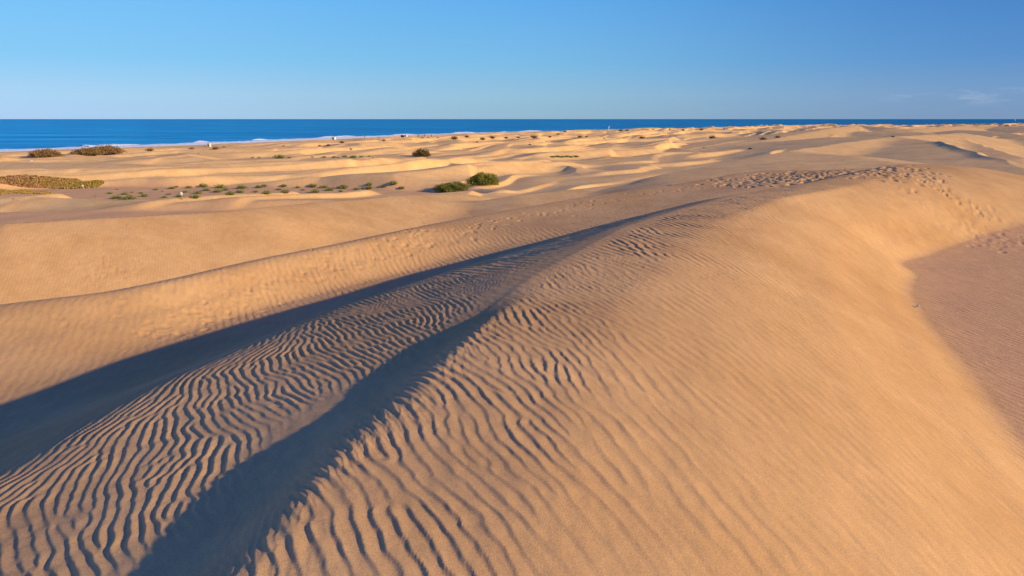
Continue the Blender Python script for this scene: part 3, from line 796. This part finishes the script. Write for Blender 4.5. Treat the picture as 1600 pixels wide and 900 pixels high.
# crumpled litter at the foot of the slip slope
x, y, z, t = at(1434, 481)
lv = []; lf = []
for a_ in range(7):
    for b_ in range(7):
        lv.append(((a_ - 3) * .012 + random.uniform(-.012, .012), (b_ - 3) * .011 + random.uniform(-.012, .012), .03 + random.uniform(-.025, .04)))
for a_ in range(6):
    for b_ in range(6): lf.append((a_*7+b_, (a_+1)*7+b_, (a_+1)*7+b_+1, a_*7+b_+1))
lo = mesh_ob('paper_litter', lv, lf, M_WHITE); lo.location = (x, y, z)
tag(lo, 'small crumpled white paper lying at the foot of the sand slope', 'litter')

# walkers on the far beach: one skinned mesh each
def skin_person(name, pose, shirt, trousers):
    V_ = [(0,0,.95),(0,0,1.15),(0,0,1.42),(0,0,1.52),(0,-.01,1.62),(0,-.01,1.74),
          (-.17,0,1.40),(-.24,.05*pose,1.12),(-.22,-.10*pose,.86),(.17,0,1.40),(.24,-.05*pose,1.12),(.22,.10*pose,.86),
          (-.10,0,.88),(-.11,-.16*pose,.50),(-.11,-.14*pose+.08,.08),(-.11,-.14*pose-.08,.04),(.10,0,.88),(.11,.16*pose,.50),(.11,.22*pose+.05,.08),(.11,.22*pose-.10,.04)]
    E_ = [(0,1),(1,2),(2,3),(3,4),(4,5),(2,6),(6,7),(7,8),(2,9),(9,10),(10,11),(0,12),(12,13),(13,14),(14,15),(0,16),(16,17),(17,18),(18,19)]
    rad_ = [.13,.13,.14,.06,.095,.08,.06,.045,.035,.06,.045,.035,.09,.06,.04,.035,.09,.06,.04,.035]
    m_ = bpy.data.meshes.new(name); m_.from_pydata(V_, E_, []); o = bpy.data.objects.new(name, m_); COL.objects.link(o)
    sk = o.modifiers.new('skin', 'SKIN')
    for q, v_ in enumerate(m_.skin_vertices[0].data): v_.radius = (rad_[q], rad_[q] * .8); v_.use_root = (q == 0)
    o.modifiers.new('sub', 'SUBSURF').levels = 1
    dg = bpy.context.evaluated_depsgraph_get(); dg.update()
    n_ = bpy.data.meshes.new_from_object(o.evaluated_get(dg)); o.modifiers.clear(); o.data = n_
    n_.materials.clear()
    for c_ in ((.45,.25,.16), shirt, trousers, (.04,.025,.015)): n_.materials.append(mat('person_' + name, c_))
    for p_ in n_.polygons:
        zc_ = p_.center.z
        p_.material_index = 3 if zc_ > 1.72 else 0 if zc_ > 1.5 else 1 if (zc_ > .95 and abs(p_.center.x) < .3) else 2 if (zc_ > .45) else 0
        p_.use_smooth = True
    return o
ppl = [(653.5,215.2,(.02,.02,.03),(.03,.03,.05),'person in dark clothes walking, leftmost of three by the surf'),
       (663.5,214.8,(.25,.03,.03),(.03,.03,.05),'person in a dark red top walking, middle of three by the surf'),
       (674,214.3,(.03,.05,.15),(.04,.04,.04),'person in a dark blue top, rightmost of three by the surf'),
       (569.5,217.6,(.03,.03,.03),(.1,.08,.06),'person in dark clothes on the beach between the two huts'),
       (592,217.0,(.5,.5,.5),(.05,.05,.08),'person in a pale shirt walking on beach between the huts')]
for k, (px, py, s1_, t1_, lb) in enumerate(ppl):
    x, y, z, t = at(px, py)
    o = skin_person('person', 1 if k % 2 else -1, s1_, t1_); o.location = (x, y, z); o.rotation_euler = (0, 0, random.uniform(0, 6))
    tag(o, lb, 'person', 'walkers on the far beach')

# ------------------------------------------------------------------ surf: foam strips along the shoreline
M_FOAM = mat('foam', (.94, .93, .88), .8)
nf_ = NT_(M_FOAM); geo_ = nf_.new('ShaderNodeNewGeometry'); no_ = nf_.new('ShaderNodeTexNoise', ins={'Scale': .5, 'Detail': 4.0}); nf_.link(geo_.outputs['Position'], no_.inputs['Vector'])
bu_ = nf_.new('ShaderNodeBump', ins={'Strength': .8, 'Distance': .6}); nf_.link(no_.outputs['Fac'], bu_.inputs['Height']); nf_.link(bu_.outputs[0], nf_.n['Principled BSDF'].inputs['Normal'])
SL = np.concatenate([[0], np.cumsum(np.hypot(*np.diff(SHORE, axis=0).T))])
def shore_pt(l, off):
    q = np.clip(np.searchsorted(SL, l, side='right') - 1, 0, len(SHORE) - 2)
    f = (l - SL[q]) / (SL[q + 1] - SL[q]); a_ = SHORE[q]; b_ = SHORE[q + 1]; d = (b_ - a_) / np.hypot(*(b_ - a_))
    return a_ + (b_ - a_) * f + np.array([-d[1], d[0]]) * off
def foam_strip(l0, l1, off, wid, hgt, seed):
    V_ = []; F_ = []; n = max(8, int((l1 - l0) / 3))
    for k in range(n + 1):
        l = l0 + (l1 - l0) * k / n
        e = min(1, min(k, n - k) / 5 + .02)
        w_ = wid * e * (1 + .8 * float(perlin(np.array([l / 14.0]), np.array([seed * 3.3]))[0]))
        o_ = off + 3.5 * float(perlin(np.array([l / 32.0]), np.array([seed * 1.7 + 4]))[0])
        for (a_, h_) in ((-.5, -.05), (-.2, .75), (.15, 1), (.5, -.05)):
            p = shore_pt(l, o_ + a_ * w_); V_.append((p[0], p[1], .02 + h_ * hgt * e * (1 + .5 * float(perlin(np.array([l / 5.0]), np.array([seed + 9.0]))[0]))))
        if k:
            b_ = len(V_) - 8
            for q in range(3): F_.append((b_ + q, b_ + 4 + q, b_ + 5 + q, b_ + 1 + q))
    return V_, F_
FV = []; FF = []
def addstrip(*a_):
    v_, f_ = foam_strip(*a_); b_ = len(FV); FV.extend(v_); FF.extend([tuple(b_ + q for q in f) for f in f_])
tot = SL[-1]; l = 0; k = 0
while l < min(tot, 1500):
    ln_ = random.uniform(60, 150); k += 1
    addstrip(l, l + ln_, 16.0, 36, .8, k); l += ln_ * random.uniform(.70, .85)
l = 0
while l < min(tot, 1500):
    ln_ = random.uniform(15, 60); k += 1
    addstrip(l, l + ln_, random.uniform(32, 60), 11, 1.1, k); l += ln_ + random.uniform(5, 60)
fo = mesh_ob('surf', FV, FF, M_FOAM, smooth=True); tag(fo, 'white foam of waves breaking along the shoreline', 'surf', kind='stuff')
#@@OBJ_END

# ------------------------------------------------------------------ sky, sun
W = bpy.data.worlds.new('World'); scene.world = W; W.use_nodes = True
wn = NT_(W); bg = wn.n['Background']
sky = wn.new('ShaderNodeTexSky', sky_type='NISHITA'); sky.sun_disc = False
sky.sun_elevation = SUN_EL
sky.sun_rotation = math.atan2(SUN_H[0], SUN_H[1])
sky.air_density = 1.0; sky.dust_density = .3; sky.ozone_density = 2.5
nsc = wn.new('ShaderNodeVectorMath', operation='SCALE', ins={'Scale': .06}); wn.link(sky.outputs[0], nsc.inputs[0])
tc = wn.new('ShaderNodeTexCoord'); sx = wn.new('ShaderNodeSeparateXYZ'); wn.link(tc.outputs['Generated'], sx.inputs[0])
def ramp(els):
    r_ = wn.new('ShaderNodeValToRGB')
    while len(r_.color_ramp.elements) < len(els): r_.color_ramp.elements.new(.5)
    for q, (p, c) in enumerate(els): r_.color_ramp.elements[q].position = p; r_.color_ramp.elements[q].color = (*c, 1)
    wn.link(sx.outputs['Z'], r_.inputs['Fac']); return r_
# clear-day colours by height over the horizon, on the side away from the haze and on the hazy side
rl = ramp([(0, (.43, .66, .94)), (.03, (.41, .68, .96)), (.07, (.25, .62, .98)), (.15, (.18, .55, 1.0)), (.35, (.05, .17, .62)), (1, (.02, .10, .58))])
rc = ramp([(0, (.30, .50, .66)), (.03, (.30, .54, .74)), (.07, (.20, .52, .84)), (.15, (.125, .44, .90)), (.35, (.045, .145, .60)), (1, (.02, .10, .58))])
rt = ramp([(0, (.20, .32, .53)), (.03, (.18, .34, .60)), (.07, (.10, .29, .64)), (.15, (.055, .22, .60)), (.35, (.04, .13, .56)), (1, (.02, .10, .58))])
az1 = wn.new('ShaderNodeMapRange', interpolation_type='SMOOTHSTEP', ins={'From Min': -.62, 'From Max': .10}); wn.link(sx.outputs['X'], az1.inputs['Value'])
az2 = wn.new('ShaderNodeMapRange', interpolation_type='SMOOTHSTEP', ins={'From Min': -.05, 'From Max': .62}); wn.link(sx.outputs['X'], az2.inputs['Value'])
m1 = wn.new('ShaderNodeMix', data_type='RGBA'); wn.link(az1.outputs[0], m1.inputs['Factor']); wn.link(rl.outputs[0], m1.inputs['A']); wn.link(rc.outputs[0], m1.inputs['B'])
m2 = wn.new('ShaderNodeMix', data_type='RGBA'); wn.link(az2.outputs[0], m2.inputs['Factor']); wn.link(m1.outputs['Result'], m2.inputs['A']); wn.link(rt.outputs[0], m2.inputs['B'])
m3 = wn.new('ShaderNodeMix', data_type='RGBA', ins={'Factor': .92}); wn.link(nsc.outputs[0], m3.inputs['A']); wn.link(m2.outputs['Result'], m3.inputs['B'])
# a few wisps of cloud low on the right
cm = wn.new('ShaderNodeMapping', ins={'Scale': (9, 9, 55), 'Rotation': (0, R(6), 0)}); wn.link(tc.outputs['Generated'], cm.inputs['Vector'])
cn = wn.new('ShaderNodeTexNoise', ins={'Scale': 1.6, 'Detail': 6.0, 'Roughness': .6}); wn.link(cm.outputs[0], cn.inputs['Vector'])
cr = wn.new('ShaderNodeMapRange', ins={'From Min': .50, 'From Max': .70, 'To Max': .45}); wn.link(cn.outputs['Fac'], cr.inputs['Value'])
ca = wn.new('ShaderNodeMapRange', interpolation_type='SMOOTHSTEP', ins={'From Min': .42, 'From Max': .50}); wn.link(sx.outputs['X'], ca.inputs['Value'])
cb = wn.new('ShaderNodeMapRange', interpolation_type='SMOOTHSTEP', ins={'From Min': .012, 'From Max': .026}); wn.link(sx.outputs['Z'], cb.inputs['Value'])
cd = wn.new('ShaderNodeMapRange', interpolation_type='SMOOTHSTEP', ins={'From Min': .030, 'From Max': .036, 'To Min': 1.0, 'To Max': 0.0}); wn.link(sx.outputs['Z'], cd.inputs['Value'])
def mul(a, b): n_ = wn.new('ShaderNodeMath', operation='MULTIPLY'); wn.link(a.outputs[0], n_.inputs[0]); wn.link(b.outputs[0], n_.inputs[1]); return n_
cf = mul(mul(cr, ca), mul(cb, cd))
m4 = wn.new('ShaderNodeMix', data_type='RGBA'); m4.inputs['B'].default_value = (.62, .66, .78, 1)
wn.link(cf.outputs[0], m4.inputs['Factor']); wn.link(m3.outputs['Result'], m4.inputs['A'])
wn.link(m4.outputs['Result'], bg.inputs['Color'])
bg.inputs['Strength'].default_value = 1.0
sun = bpy.data.lights.new('sun', 'SUN'); sun.energy = 5.0; sun.angle = R(.6); sun.color = (1, .83, .46)
so = bpy.data.objects.new('sun', sun); COL.objects.link(so)
from mathutils import Vector
sd = Vector((SUN_H[0] * math.cos(SUN_EL), SUN_H[1] * math.cos(SUN_EL), math.sin(SUN_EL)))
so.rotation_euler = sd.to_track_quat('Z', 'Y').to_euler()

# ------------------------------------------------------------------ camera
cam = bpy.data.cameras.new('camera'); co_ = bpy.data.objects.new('camera', cam); COL.objects.link(co_)
cam.sensor_width = 36; cam.lens = 36 * F / 1600; cam.clip_end = 200000; cam.clip_start = .05
co_.location = (0, 0, CZ); co_.rotation_euler = (math.pi / 2 - PITCH, 0, 0)
scene.camera = co_
scene.view_settings.view_transform = 'Standard'; scene.view_settings.look = 'None'; scene.view_settings.exposure = 0
